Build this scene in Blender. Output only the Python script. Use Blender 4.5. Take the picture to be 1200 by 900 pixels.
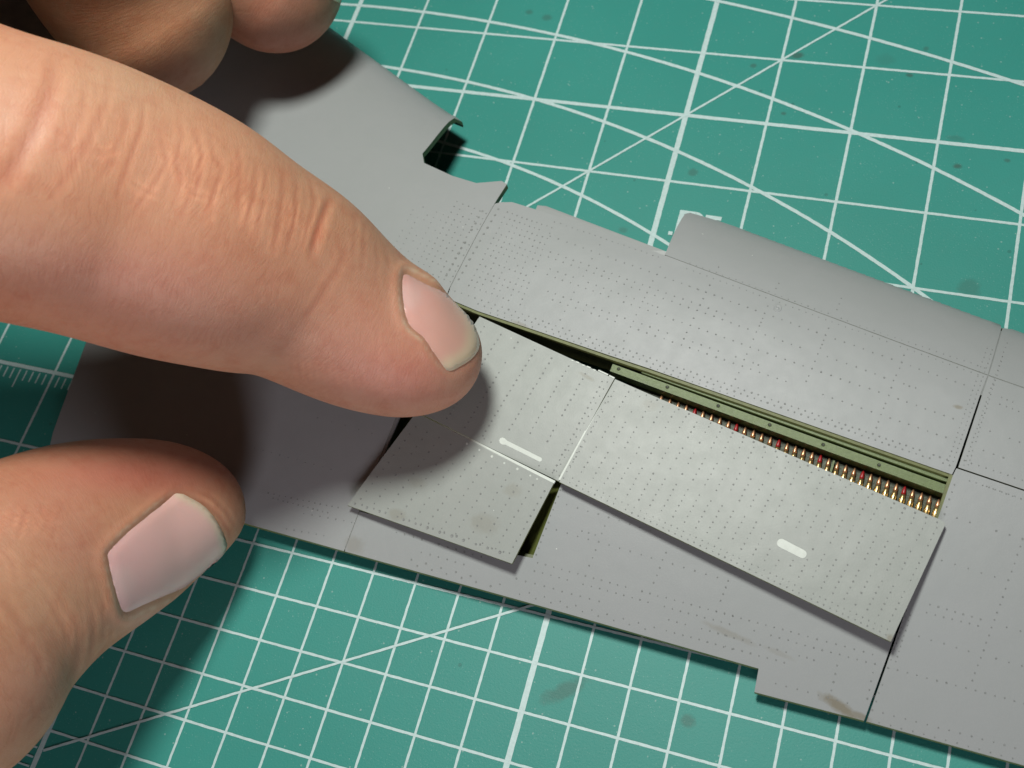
import bpy, math, random
import numpy as np
from mathutils import Vector, Matrix
from mathutils.bvhtree import BVHTree
from mathutils.geometry import delaunay_2d_cdt
random.seed(7); rng = np.random.default_rng(7)
for o in list(bpy.data.objects): bpy.data.objects.remove(o)
SC = bpy.context.scene
COL = SC.collection
MM = 0.1                       # everything below is written in millimetres; 1 Blender unit = 1 cm

# ------------------------------------------------------------------ camera
CAM = np.array([26.20904045, -87.64881818, 114.15364474])
ROT = np.array([[0.94101878, 0.27754989, -0.19351927],
                [0.17393851, -0.88740033, -0.42692629],
                [-0.29022241, 0.3680852, -0.88333699]])      # rows: right, down, forward
FOC = 1318.0742
cd = bpy.data.cameras.new('camera'); cam = bpy.data.objects.new('camera', cd); COL.objects.link(cam)
cd.sensor_width = 36; cd.lens = FOC / 1200 * 36; cd.clip_start = 0.1; cd.clip_end = 400
m = Matrix.Identity(4)
for i in range(3):
    m[i][0] = ROT[0][i]; m[i][1] = -ROT[1][i]; m[i][2] = -ROT[2][i]; m[i][3] = CAM[i] * MM
cam.matrix_world = m
SC.camera = cam
cd.dof.use_dof = True; cd.dof.focus_distance = 11.6; cd.dof.aperture_fstop = 0.55

# ------------------------------------------------------------------ light
SC.view_settings.view_transform = 'Standard'; SC.view_settings.look = 'None'
SC.view_settings.exposure = 0.0; SC.view_settings.gamma = 1.0
w = bpy.data.worlds.new('World'); SC.world = w; w.use_nodes = True
bg = w.node_tree.nodes['Background']; bg.inputs[0].default_value = (0.86, 0.86, 1.0, 1); bg.inputs[1].default_value = 0.015
def area(name, loc, target, size, power, col):
    ld = bpy.data.lights.new(name, 'AREA'); ld.shape = 'DISK'; ld.size = size * MM; ld.energy = power; ld.color = col
    o = bpy.data.objects.new(name, ld); COL.objects.link(o); o.location = Vector(loc) * MM
    o.rotation_euler = (Vector(target) - Vector(loc)).to_track_quat('-Z', 'Y').to_euler()
    return o
KEY = area('desk_lamp_light', (-15, -7, 190), (-5, -42, 5), 40, 3800, (0.98, 1.0, 0.93))
FILL = area('window_light', (105, -410, 122), (-10, -50, 10), 150, 6900, (1.0, 0.92, 0.98))

# ------------------------------------------------------------------ helpers
def ray(px, py):
    return ROT.T @ np.array([(px - 600) / FOC, (py - 450) / FOC, 1.0])
def P3(px, py, d):                      # a point seen at px,py at the depth d (mm)
    return CAM + ray(px, py) * d
def project(V):
    X = (np.asarray(V) - CAM) @ ROT.T
    return np.stack([600 + FOC * X[:, 0] / X[:, 2], 450 + FOC * X[:, 1] / X[:, 2]], 1)
def mesh(name, V, F, mats, parent=None, smooth=False, mi=None, label=None, cat=None, kind=None):
    me = bpy.data.meshes.new(name)
    me.from_pydata([tuple(float(c) * MM for c in v) for v in V], [], [tuple(int(i) for i in f) for f in F])
    if not isinstance(mats, (list, tuple)): mats = [mats]
    for mt in mats: me.materials.append(mt)
    if mi is not None: me.polygons.foreach_set('material_index', np.array(mi, dtype=np.int32))
    if smooth is True: me.polygons.foreach_set('use_smooth', [True] * len(me.polygons))
    elif smooth is not False: me.polygons.foreach_set('use_smooth', list(smooth))
    me.update()
    o = bpy.data.objects.new(name, me); COL.objects.link(o)
    if parent: o.parent = parent
    if label: o['label'] = label
    if cat: o['category'] = cat
    if kind: o['kind'] = kind
    return o
def empty(name, label, cat, loc=(0, 0, 0)):
    o = bpy.data.objects.new(name, None); COL.objects.link(o); o.empty_display_size = 0.5
    o['label'] = label; o['category'] = cat
    return o

# ------------------------------------------------------------------ materials
def new_mat(name):
    mt = bpy.data.materials.new(name); mt.use_nodes = True
    nt = mt.node_tree; b = nt.nodes['Principled BSDF']
    return mt, nt, b
def N(nt, t, **kw):
    n = nt.nodes.new(t)
    for k, v in kw.items():
        if k in n.inputs: n.inputs[k].default_value = v
        else: setattr(n, k, v)
    return n
def coords(nt): return N(nt, 'ShaderNodeTexCoord').outputs['Object']
def noise(nt, co, scale, detail=4, rough=0.5):
    n = N(nt, 'ShaderNodeTexNoise'); n.inputs['Scale'].default_value = scale
    n.inputs['Detail'].default_value = detail; n.inputs['Roughness'].default_value = rough
    nt.links.new(co, n.inputs['Vector']); return n.outputs['Fac']
def ramp(nt, fac, a, b, ca=(0, 0, 0, 1), cb=(1, 1, 1, 1)):
    r = N(nt, 'ShaderNodeValToRGB'); r.color_ramp.elements[0].position = a; r.color_ramp.elements[1].position = b
    r.color_ramp.elements[0].color = ca; r.color_ramp.elements[1].color = cb
    nt.links.new(fac, r.inputs['Fac']); return r.outputs['Color']
def mixc(nt, fac, a, b, blend='MIX'):
    x = N(nt, 'ShaderNodeMix', data_type='RGBA', blend_type=blend)
    for s, v in ((0, fac), (6, a), (7, b)):
        if hasattr(v, 'is_linked') or hasattr(v, 'links'): nt.links.new(v, x.inputs[s])
        else: x.inputs[s].default_value = v if not isinstance(v, tuple) else (v + (1,) if len(v) == 3 else v)
    return x.outputs[2]
def mathn(nt, op, a, b=None, clamp=False):
    x = N(nt, 'ShaderNodeMath', operation=op, use_clamp=clamp)
    for s, v in ((0, a), (1, b)):
        if v is None: continue
        if hasattr(v, 'links'): nt.links.new(v, x.inputs[s])
        else: x.inputs[s].default_value = v
    return x.outputs[0]
def bump(nt, b, h, strength, dist):
    n = N(nt, 'ShaderNodeBump'); n.inputs['Strength'].default_value = strength; n.inputs['Distance'].default_value = dist
    nt.links.new(h, n.inputs['Height']); nt.links.new(n.outputs[0], b.inputs['Normal'])
def spots(nt, co, lst):
    """soft stains with a shape of their own: (x mm, y mm, rx, ry, rot deg, strength) -> 0..1"""
    tot = None
    wob = noise(nt, co, 9, 5, 0.65)
    for (x, y, rx, ry, rot, st) in lst:
        mp = N(nt, 'ShaderNodeMapping', vector_type='TEXTURE')
        mp.inputs['Location'].default_value = (x * MM, y * MM, 0)
        mp.inputs['Rotation'].default_value = (0, 0, math.radians(rot))
        mp.inputs['Scale'].default_value = (rx * MM, ry * MM, 1000)
        nt.links.new(co, mp.inputs['Vector'])
        ln = N(nt, 'ShaderNodeVectorMath', operation='LENGTH'); nt.links.new(mp.outputs[0], ln.inputs[0])
        d = mathn(nt, 'ADD', ln.outputs['Value'], mathn(nt, 'MULTIPLY', mathn(nt, 'SUBTRACT', wob, 0.5), 1.3))
        f = mathn(nt, 'MULTIPLY', mathn(nt, 'SUBTRACT', 1.15, d, True), st * 1.6, True)
        f = mathn(nt, 'MINIMUM', f, st)
        tot = f if tot is None else mathn(nt, 'MAXIMUM', tot, f)
    return tot

def uv0(px, py, z=0.0):
    d = ray(px, py); t = (z - CAM[2]) / d[2]; p = CAM + d * t
    return float(p[0]), float(p[1])

def make_mat_green():
    mt, nt, b = new_mat('cutting_mat_green'); co = coords(nt)
    n1 = noise(nt, co, 0.35, 3); n2 = noise(nt, co, 6, 5, 0.7)
    c = mixc(nt, ramp(nt, n1, 0.3, 0.7), (0.030, 0.242, 0.206), (0.038, 0.264, 0.226))
    c = mixc(nt, mathn(nt, 'MULTIPLY', ramp(nt, n2, 0.45, 0.8), 0.20), c, (0.06, 0.23, 0.20))
    # dust specks and pin pricks
    v = N(nt, 'ShaderNodeTexVoronoi'); v.inputs['Scale'].default_value = 9; nt.links.new(co, v.inputs['Vector'])
    sp = mathn(nt, 'MULTIPLY', mathn(nt, 'LESS_THAN', v.outputs['Distance'], 0.09), mathn(nt, 'GREATER_THAN', noise(nt, co, 2.5, 3), 0.5))
    c = mixc(nt, mathn(nt, 'MULTIPLY', sp, 0.28), c, (0.55, 0.62, 0.58))
    v2 = N(nt, 'ShaderNodeTexVoronoi'); v2.inputs['Scale'].default_value = 26; nt.links.new(co, v2.inputs['Vector'])
    sp3 = mathn(nt, 'MULTIPLY', mathn(nt, 'LESS_THAN', v2.outputs['Distance'], 0.13), mathn(nt, 'GREATER_THAN', noise(nt, co, 1.3, 2), 0.46))
    c = mixc(nt, mathn(nt, 'MULTIPLY', sp3, 0.16), c, (0.5, 0.62, 0.58))
    v3 = N(nt, 'ShaderNodeTexVoronoi'); v3.inputs['Scale'].default_value = 2.3; nt.links.new(co, v3.inputs['Vector'])
    sp2 = mathn(nt, 'LESS_THAN', v3.outputs['Distance'], 0.05)
    c = mixc(nt, mathn(nt, 'MULTIPLY', sp2, 0.35), c, (0.015, 0.07, 0.06))
    L = []
    for px, py, rx, ry, rot, st in [(935, 65, .9, .5, 20, .8), (1066, 88, .5, .35, 0, .75), (883, 77, .45, .4, 0, .6), (812, 202, .6, .6, 0, .5),
                                   (1122, 195, .5, .4, 0, .85), (730, 270, .6, .5, 0, .4), (620, 14, .6, .5, 0, .5), (641, 21, .7, .6, 0, .5),
                                   (660, 810, 2.6, .9, 40, .55), (1038, 70, 1.2, 1, 0, .18), (806, 845, .8, .7, 0, .55),
                                   (918, 133, .4, .3, 0, .7), (1120, 162, 1.0, .5, 0, .3), (1180, 188, .4, .3, 0, .6), (1085, 57, .4, .4, 0, .5), (1136, 338, 1.3, 1.3, 0, .35)]:
        x, y = uv0(px, py); L.append((x, y, rx, ry, rot, st))
    c = mixc(nt, mathn(nt, 'MULTIPLY', spots(nt, co, L), 0.8), c, (0.045, 0.075, 0.06))
    nt.links.new(c, b.inputs['Base Color'])
    b.inputs['Roughness'].default_value = 0.5; b.inputs['Specular IOR Level'].default_value = 0.35
    bump(nt, b, noise(nt, co, 42, 4, 0.7), 0.5, 0.006)
    return mt
def simple(name, col, rough, metal=0.0, var=0.12, scale=12, bmp=0.0, bscale=80, spec=0.5, col2=None):
    mt, nt, b = new_mat(name); co = coords(nt)
    n1 = noise(nt, co, scale, 4, 0.6)
    c2 = col2 or tuple(c * (1 - var) for c in col)
    c = mixc(nt, ramp(nt, n1, 0.35, 0.65), tuple(col), tuple(c2))
    nt.links.new(c, b.inputs['Base Color']); b.inputs['Roughness'].default_value = rough; b.inputs['Metallic'].default_value = metal
    b.inputs['Specular IOR Level'].default_value = spec
    if bmp: bump(nt, b, noise(nt, co, bscale, 4, 0.6), bmp, 0.006)
    return mt
def make_paint(name, base, alt, stains, rough):
    mt, nt, b = new_mat(name); co = coords(nt)
    n1 = noise(nt, co, 0.7, 5, 0.6); n2 = noise(nt, co, 5, 6, 0.65)
    c = mixc(nt, ramp(nt, n1, 0.3, 0.7), base, alt)
    c = mixc(nt, mathn(nt, 'MULTIPLY', ramp(nt, n2, 0.45, 0.75), 0.10), c, tuple(x * 0.80 for x in base))
    if stains:
        c = mixc(nt, mathn(nt, 'MULTIPLY', spots(nt, co, stains), 0.9), c, (0.17, 0.145, 0.095))
    v = N(nt, 'ShaderNodeTexVoronoi'); v.inputs['Scale'].default_value = 3.4; nt.links.new(co, v.inputs['Vector'])
    sp = mathn(nt, 'LESS_THAN', v.outputs['Distance'], 0.022)
    c = mixc(nt, mathn(nt, 'MULTIPLY', sp, 0.5), c, (0.75, 0.78, 0.72))
    nt.links.new(c, b.inputs['Base Color'])
    r = mathn(nt, 'ADD', rough - 0.06, mathn(nt, 'MULTIPLY', n2, 0.14)); nt.links.new(r, b.inputs['Roughness'])
    b.inputs['Specular IOR Level'].default_value = 0.42
    h = mathn(nt, 'ADD', noise(nt, co, 90, 3, 0.6), mathn(nt, 'MULTIPLY', noise(nt, co, 2.4, 2), 6.0))
    bump(nt, b, h, 0.25, 0.006)
    return mt

M_MAT = make_mat_green()
M_LINE = simple('printed_white_line', (0.50, 0.65, 0.65), 0.5, var=0.12, scale=25, bmp=0.2)
M_DESK = simple('desk_wood', (0.22, 0.15, 0.09), 0.5, var=0.3, scale=3)
M_PAINT = make_paint('grey_wing_paint', (0.285, 0.302, 0.302), (0.300, 0.312, 0.318),
                     [(*uv0(985, 828, 2.4), 2.2, .55, -18, .85), (*uv0(1008, 838, 2.4), 1.3, .35, -10, .7), (*uv0(855, 743, 3), 2.6, .35, -10, .32),
                      (*uv0(912, 765, 3), 1.8, .3, -10, .2), (*uv0(415, 640, 2.6), 1.3, 1.0, 0, .3), (*uv0(608, 376, 9), 1.2, .3, -15, .5),
                      (*uv0(1123, 477, 8), .5, .25, 0, .7), (*uv0(910, 257, 8), 4.5, 1.5, -10, .10)], 0.46)
M_PLATE = make_paint('grey_cover_paint', (0.280, 0.303, 0.285), (0.300, 0.318, 0.303),
                     [(*uv0(600, 572, 7), 1.0, .8, 0, .26), (*uv0(566, 612, 6), 1.8, 1.1, 0, .28), (*uv0(465, 603, 5), 1.2, .7, 0, .3), (*uv0(760, 468, 9), 1.0, .7, 0, .24),
                      (*uv0(486, 560, 7), 1.1, .7, 0, .2), (*uv0(686, 436, 9), 1.0, .25, -20, .4), (*uv0(1043, 748, 6), .4, .4, 0, .6)], 0.42)
M_OLIVE = simple('olive_primer_edge', (0.135, 0.15, 0.045), 0.5, var=0.25, scale=20, bmp=0.2)
M_GREEN = simple('zinc_green_paint', (0.120, 0.168, 0.048), 0.42, var=0.2, scale=30, bmp=0.5, bscale=120)
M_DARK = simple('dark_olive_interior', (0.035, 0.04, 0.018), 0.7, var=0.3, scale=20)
M_RIVET = simple('rivet_recess_shade', (0.235, 0.245, 0.24), 0.5, var=0.25, scale=40)  # grime and recess shade both put into a darker rivet grey
M_WORN_GLINT = simple('worn_primer_and_glint', (0.56, 0.60, 0.56), 0.45, var=0.08, scale=20, bmp=0.2)  # worn marks, and the painted edge glint of the cover joints
M_SILVER = simple('bare_etched_metal', (0.85, 0.86, 0.86), 0.28, metal=0.85, var=0.1)
M_BRASS = simple('brass', (0.80, 0.58, 0.27), 0.30, metal=0.9, var=0.2, scale=60)
M_COPPER = simple('copper_paint', (0.76, 0.40, 0.22), 0.34, metal=0.75, var=0.25, scale=60)
M_RED = simple('red_tip_paint', (0.42, 0.015, 0.02), 0.35, var=0.2)
M_FLOOR = simple('mottled_green_belt', (0.075, 0.09, 0.05), 0.5, var=0.6, scale=28, bmp=0.8, bscale=50)

# ------------------------------------------------------------------ desk and cutting mat
def box(x0, x1, y0, y1, z0, z1, bev=0.0):
    V = []; b = bev
    for z, i in ((z0, 0), (z1 - b, 0), (z1, b)):
        V += [(x0 + i, y0 + i, z), (x1 - i, y0 + i, z), (x1 - i, y1 - i, z), (x0 + i, y1 - i, z)]
    F = [(3, 2, 1, 0)]
    for k in (0, 4):
        for j in range(4): F.append((k + j, k + (j + 1) % 4, k + 4 + (j + 1) % 4, k + 4 + j))
    F.append((8, 9, 10, 11))
    return V, F
V, F = box(-900, 900, -500, 1400, -40, -3.2, 2)
mesh('desk', V, F, M_DESK, kind='structure')
MAT = empty('cutting_mat', 'green self-healing cutting mat with white grid lying under the grey wing', 'cutting mat')
V, F = box(-92, 210, -142, 108, -3.0, 0, 0.5)
mesh('mat_sheet', V, F, M_MAT, MAT)

LV, LF = [], []
def strip(pts, wd, z, jit=0.02):
    """a printed line with a slightly rough edge, following pts (mm)"""
    P = [pts[0]]
    for a, b in zip(pts[:-1], pts[1:]):
        L = math.dist(a, b); n = max(1, int(L / 0.45))
        for k in range(1, n + 1): P.append((a[0] + (b[0] - a[0]) * k / n, a[1] + (b[1] - a[1]) * k / n))
    s = len(LV)
    for i, p in enumerate(P):
        a = P[max(i - 1, 0)]; b = P[min(i + 1, len(P) - 1)]
        tx, ty = b[0] - a[0], b[1] - a[1]; l = math.hypot(tx, ty); nx, ny = -ty / l, tx / l
        for sg in (1, -1):
            h = sg * wd / 2 + random.uniform(-jit, jit)
            LV.append((p[0] + nx * h, p[1] + ny * h, z))
    for i in range(len(P) - 1):
        q = s + 2 * i; LF.append((q + 1, q + 3, q + 2, q))
def arc(cx, cy, r, a0, a1, wd, z):
    n = 120; strip([(cx + r * math.cos(math.radians(a0 + (a1 - a0) * k / n)), cy + r * math.sin(math.radians(a0 + (a1 - a0) * k / n))) for k in range(n + 1)], wd, z)
X0, X1, Y0, Y1 = -88, 205, -137, 103
for u in range(-80, 201, 10):                       # ten-millimetre field
    th = u % 50 == 0
    y0 = Y0 if u <= -50 else -50
    strip([(u, y0 if u != -50 else -50), (u, Y1)], 0.66 if th else 0.34, 0.020)
for v in range(-130, 101, 10):
    th = v % 50 == 0
    x1 = X1 if v >= -50 else -50
    strip([(X0, v), (x1, v)], (0.50 if th else 0.33), 0.030)
for u in range(-50, 201, 5):                        # five-millimetre field in front
    strip([(u, Y0), (u, -50)], 0.62 if u % 50 == 0 else 0.27, 0.024)
for v in range(-135, -50, 5):
    strip([(-50, v), (X1, v)], 0.5 if v % 50 == 0 else 0.27, 0.034)
for u in range(-87, -50):
    if u % 10: strip([(u, -50.45), (u, -53.0 if u % 5 == 0 else -51.9)], 0.20, 0.040, 0.01)
for v in range(-136, -50):
    if v % 10: strip([(-50.45, v), (-53.0 if v % 5 == 0 else -51.9, v)], 0.20, 0.040, 0.01)
strip([(-53.6, -94.2), (-57.5, -95.4)], 0.22, 0.04)
arc(-48.9, -181.2, 194.2, 92, 28, 0.44, 0.044); arc(-49.1, -145.3, 148.2, 92, 40, 0.44, 0.048)
arc(-48.6, -120.7, 113.8, 92, 50, 0.42, 0.052); arc(-46.4, -258.6, 281.2, 91, 40, 0.44, 0.056)
strip([(-49.9, -49.9), (95, 95)], 0.29, 0.060)
strip([(-49.6, -92.1), (22, -50.4)], 0.27, 0.060)
mesh('printed_grid', LV, LF, M_LINE, MAT)
LV, LF = [], []
# size mark next to the thick line: strokes of the printed characters B5
def stroke(pts, wd=0.62): strip(pts, wd, 0.072, 0.01)
stroke([(2.75, -13.9), (2.75, -18.3)], 0.62)
def curve(cx, cy, rx, ry, a0, a1, n=10): return [(cx + rx * math.cos(math.radians(a0 + (a1 - a0) * k / n)), cy + ry * math.sin(math.radians(a0 + (a1 - a0) * k / n))) for k in range(n + 1)]
strip([(2.45, -14.15)] + [(4.4, -14.15)] + curve(4.4, -15.15, .95, 1.0, 90, -90) + [(3.06, -16.15)], 0.5, 0.074, 0.01)
strip([(4.4, -16.16)] + curve(4.4, -17.2, 1.05, 1.0, 88, -90) + [(3.06, -18.2)], 0.5, 0.076, 0.01)
strip([(7.5, -14.4), (5.6, -14.4)], 0.55, 0.074, 0.01)
strip([(5.85, -14.7), (5.7, -16.1), (6.6, -15.9)] + curve(6.6, -17.1, 1.0, 1.15, 85, -110), 0.5, 0.076, 0.01)
strip([(2.0, -17.05), (2.0, -17.55)], 0.5, 0.078, 0.01)
mesh('printed_size_mark', LV, LF, M_LINE, MAT)

# ------------------------------------------------------------------ wing surface
def vLE(u): return np.interp(np.asarray(u, float), [-80, -28.5, 4.35, 41.34, 84], [21.8, -7.15, -16.57, -26.15, -37.2])
def vTE(u): return -63.9 - 0.035 * (np.asarray(u, float) + 23)
def zf(u, v):
    u = np.asarray(u, float); v = np.asarray(v, float)
    x = (vLE(u) - v) / (vLE(u) - vTE(u)); x = np.clip(x, 0.0, 1.15)
    f = (0.2969 * np.sqrt(x) - 0.126 * x - 0.3516 * x ** 2 + 0.2843 * x ** 3 - 0.1015 * x ** 4) / 0.1
    H = np.clip(5.6 - 0.016 * (u + 30), 4, 7)
    f = np.where(x < 1, f, f)
    return 2.4 + (3.9 - 2.4) * (1 - x) + H * np.clip(f, -0.12, 2)
def onto(px, py, zfun=zf, off=0.0):
    """first point where the line of sight meets the surface zfun + off"""
    d = ray(px, py); z = np.linspace(20, -1, 420); t = (z - CAM[2]) / d[2]
    p = CAM[None] + d[None] * t[:, None]; g = p[:, 2] - (zfun(p[:, 0], p[:, 1]) + off)
    k = int(np.argmax(g <= 0)); k = max(k, 1)
    a, b = t[k - 1], t[k]; ga, gb = g[k - 1], g[k]; tt = a + (b - a) * ga / max(ga - gb, 1e-9)
    return CAM + d * tt
def ps(px, py): p = onto(px, py); return (p[0], p[1])

def inset(poly, gaps):
    n = len(poly); P = np.array(poly, float)
    A = 0.5 * sum(P[i][0] * P[(i + 1) % n][1] - P[(i + 1) % n][0] * P[i][1] for i in range(n))
    sg = 1 if A > 0 else -1
    out = []
    for i in range(n):
        a, b, c = P[i - 1], P[i], P[(i + 1) % n]; g0, g1 = gaps[i - 1], gaps[i]
        d0 = (b - a) / np.linalg.norm(b - a); d1 = (c - b) / np.linalg.norm(c - b)
        n0 = sg * np.array([-d0[1], d0[0]]); n1 = sg * np.array([-d1[1], d1[0]])
        cr = d0[0] * d1[1] - d0[1] * d1[0]
        if abs(cr) < 0.06: out.append(b + (n0 * g0 + n1 * g1) / 2); continue
        p0 = b + n0 * g0; p1 = b + n1 * g1
        t = ((p1 - p0)[0] * d1[1] - (p1 - p0)[1] * d1[0]) / cr
        out.append(p0 + d0 * t)
    return [tuple(p) for p in out]
def shell(name, poly, zfun, thick, mats, parent, grid=1.2, label=None, kind=None):
    """a sheet with real thickness over the polygon (mm), following zfun"""
    B = []
    n = len(poly)
    for i in range(n):
        a, b = poly[i], poly[(i + 1) % n]; L = math.dist(a, b); k = max(1, int(L / 1.0))
        for j in range(k): B.append((a[0] + (b[0] - a[0]) * j / k, a[1] + (b[1] - a[1]) * j / k))
    P = np.array(B); nb = len(B)
    x0, y0 = P.min(0); x1, y1 = P.max(0); I = []
    gx = np.arange(x0, x1, grid); gy = np.arange(y0, y1, grid)
    XX, YY = np.meshgrid(gx, gy); Q = np.stack([XX.ravel(), YY.ravel()], 1)
    Q += rng.uniform(-0.12, 0.12, Q.shape)
    ins = np.zeros(len(Q), bool); md = np.full(len(Q), 1e9)
    for i in range(nb):
        a, b = P[i], P[(i + 1) % nb]
        cond = ((a[1] > Q[:, 1]) != (b[1] > Q[:, 1]))
        with np.errstate(divide='ignore', invalid='ignore'):
            xi = (b[0] - a[0]) * (Q[:, 1] - a[1]) / (b[1] - a[1]) + a[0]
        ins ^= cond & (Q[:, 0] < xi)
        md = np.minimum(md, np.hypot(Q[:, 0] - a[0], Q[:, 1] - a[1]))
    Q = Q[ins & (md > 0.55)]
    Q = Q[(vLE(Q[:, 0]) - Q[:, 1]) > 2.6]
    xs = np.arange(x0, x1, 1.0); extra = []
    for dl in (0.12, 0.35, 0.7, 1.2, 1.9, 2.7):
        for xx in xs: extra.append((xx, float(vLE(xx)) - dl))
    Qe = np.array(extra); ie = np.zeros(len(Qe), bool); me_ = np.full(len(Qe), 1e9)
    for i in range(nb):
        a, b = P[i], P[(i + 1) % nb]
        cond = ((a[1] > Qe[:, 1]) != (b[1] > Qe[:, 1]))
        with np.errstate(divide='ignore', invalid='ignore'):
            xi = (b[0] - a[0]) * (Qe[:, 1] - a[1]) / (b[1] - a[1]) + a[0]
        ie ^= cond & (Qe[:, 0] < xi)
        dx, dy = b - a; L2 = dx * dx + dy * dy; tt = np.clip(((Qe[:, 0] - a[0]) * dx + (Qe[:, 1] - a[1]) * dy) / max(L2, 1e-9), 0, 1)
        me_ = np.minimum(me_, np.hypot(Qe[:, 0] - a[0] - tt * dx, Qe[:, 1] - a[1] - tt * dy))
    Q = np.vstack([Q, Qe[ie & (me_ > 0.08)]])
    vs = [Vector(p) for p in B] + [Vector(q) for q in Q]
    r = delaunay_2d_cdt(vs, [], [list(range(nb))], 1, 1e-5)
    vo, fo = r[0], r[2]
    W = np.array([(p[0], p[1]) for p in vo]); Z = zfun(W[:, 0], W[:, 1])
    nv = len(W)
    # boundary edges
    cnt = {}
    for f in fo:
        for i in range(len(f)):
            e = (f[i], f[(i + 1) % len(f)]); cnt[e] = 1
    be = [e for e in cnt if (e[1], e[0]) not in cnt]
    V = [(W[i, 0], W[i, 1], Z[i]) for i in range(nv)] + [(W[i, 0], W[i, 1], Z[i] - thick) for i in range(nv)]
    F = [tuple(f) for f in fo] + [tuple(reversed([i + nv for i in f])) for f in fo]
    mi = [0] * len(fo) + [1] * len(fo); sm = [True] * (2 * len(fo))
    for (a, b) in be:
        s = len(V)
        V += [V[a], V[b], V[b + nv], V[a + nv]]
        F.append((s + 3, s + 2, s + 1, s)); mi.append(1); sm.append(False)
    # orientation: top must face up
    a, b, c = [np.array(V[i]) for i in F[0][:3]]
    if np.cross(b - a, c - a)[2] < 0: F = [tuple(reversed(f)) for f in F]
    return mesh(name, V, F, mats, parent, smooth=sm, mi=mi, label=label, kind=kind)

WING = empty('model_wing', 'grey plastic model aircraft wing half lying across the green cutting mat', 'model wing')
WM = [M_PAINT, M_OLIVE]
T = 0.8
G, E_ = 0.055, 0.11          # half widths of an engraved joint and of an open gap
root0 = ps(101, 401); root1 = ps(62, 507)
du = root0[0] - root1[0]
rootTop = (root0[0] - 1.2, float(vLE(root0[0] - 1.2)))
rootBot = (root1[0] + 0.4, float(vTE(-63)))
P_ = lambda *a: ps(*a)
lineTop = ps(579.5, 239); lineBot = ps(527, 338)
bayTL = ps(523, 349)
bayBL = ps(421, 599); teL = ps(403.5, 646)
# 1 root panel (left)
nx = ps(530, 141)[0]
poly = [rootTop] + [(float(u), float(vLE(u))) for u in (-60, -52, -44, -36, nx)] + [ps(521, 148), ps(512, 159), ps(503, 170.5), ps(495, 180), ps(497, 191), ps(530, 206), ps(558, 214.5),
        ps(570, 213.5), ps(588, 212), ps(594, 216), ps(590, 222), lineTop, lineBot, bayTL, bayBL, teL, ps(288, 613.5), rootBot, root1, root0]
q_ = len(poly) - 9; gaps = [0] * len(poly); gaps[q_] = G; gaps[q_ + 1] = G; gaps[q_ + 3] = G
print('root notch', nx, poly[q_], lineTop)
shell('skin_panel', inset(poly, gaps), zf, T, WM, WING)
# 2 main upper panel
gapTop = ps(1158, 440); bayTR = ps(1117, 556.5)
poly = [lineTop, ps(586, 237), ps(600, 236.8), ps(612, 240.5), ps(674, 260), ps(779, 299), ps(1040, 396.5), gapTop, ps(1149.3, 464), ps(1121.3, 548), bayTR,
        ps(960, 501.5), ps(860, 466.5), ps(760, 431.5), ps(710, 415), ps(631.7, 388.5), ps(560, 364.5), bayTL, lineBot]
gaps = [0] * len(poly); gaps[5] = gaps[6] = G; gaps[7] = G; gaps[8] = E_; gaps[9] = E_; gaps[17] = G; gaps[18] = G
shell('skin_panel', inset(poly, gaps), zf, T, WM, WING)
# 3 leading edge strip
leR = ps(1176, 388); leR = (leR[0], float(vLE(leR[0])))
le = [(float(u), float(vLE(u))) for u in np.linspace(6.5, leR[0], 12)]
a0 = ps(799, 256); 
poly = [ps(779, 299), ps(789, 275), a0, ps(803, 250.5), ps(809, 249.3)] + le[2:] + [gapTop, ps(1040, 396.5)]
gaps = [0] * len(poly); gaps[-1] = gaps[-2] = G; gaps[-3] = G
shell('skin_panel', inset(poly, gaps), zf, T, WM, WING)
# 4, 5, 6 outer panels right of the long joint
lineR = ps(1200, 454.7); dd = np.array(lineR) - np.array(gapTop); lineRx = tuple(np.array(gapTop) + dd * 9)
g2a = ps(1121.3, 548); g2b = ps(1200, 574.5); dd = np.array(g2b) - np.array(g2a); g2x = tuple(np.array(g2a) + dd * 4.4)
URX = 82.0
lineRx = (URX, lineRx[1] if abs(lineRx[0] - URX) < 1 else gapTop[1] + (lineR[1] - gapTop[1]) / (lineR[0] - gapTop[0]) * (URX - gapTop[0]))
g2x = (URX, g2a[1] + (g2b[1] - g2a[1]) / (g2b[0] - g2a[0]) * (URX - g2a[0]))
poly = [leR, (URX, float(vLE(URX))), lineRx, gapTop]; gaps = [0, 0, G, G]
shell('skin_panel', inset(poly, gaps), zf, T, WM, WING)
poly = [gapTop, lineRx, g2x, g2a, ps(1149.3, 464)]; gaps = [G, 0, 0.07, E_, G]
shell('skin_panel', inset(poly, gaps), zf, T, WM, WING)
teG = ps(1014, 845); bayBR = ps(1066, 700)
teR = ps(1196, 896); teS = (teR[1] - teG[1]) / (teR[0] - teG[0])
poly = [g2a, g2x, (URX, teR[1] + teS * (URX - teR[0])), teG, bayBR, bayTR]; gaps = [0.07, 0, 0, E_, 0.0, 0.0]
shell('skin_panel', inset(poly, gaps), zf, T, WM, WING)
# 7 rear panel under the covers
cor = ps(657.8, 566.5)
poly = [teL, bayBL, ps(606, 650.5), ps(624, 654), ps(641, 610), cor, bayBR, teG, ps(884, 811), ps(889, 783.5), ps(640, 712)]
gaps = [G, 0, 0, 0, 0, 0, E_, 0, 0, 0, 0]
shell('skin_panel', inset(poly, gaps), zf, T, WM, WING)

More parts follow.
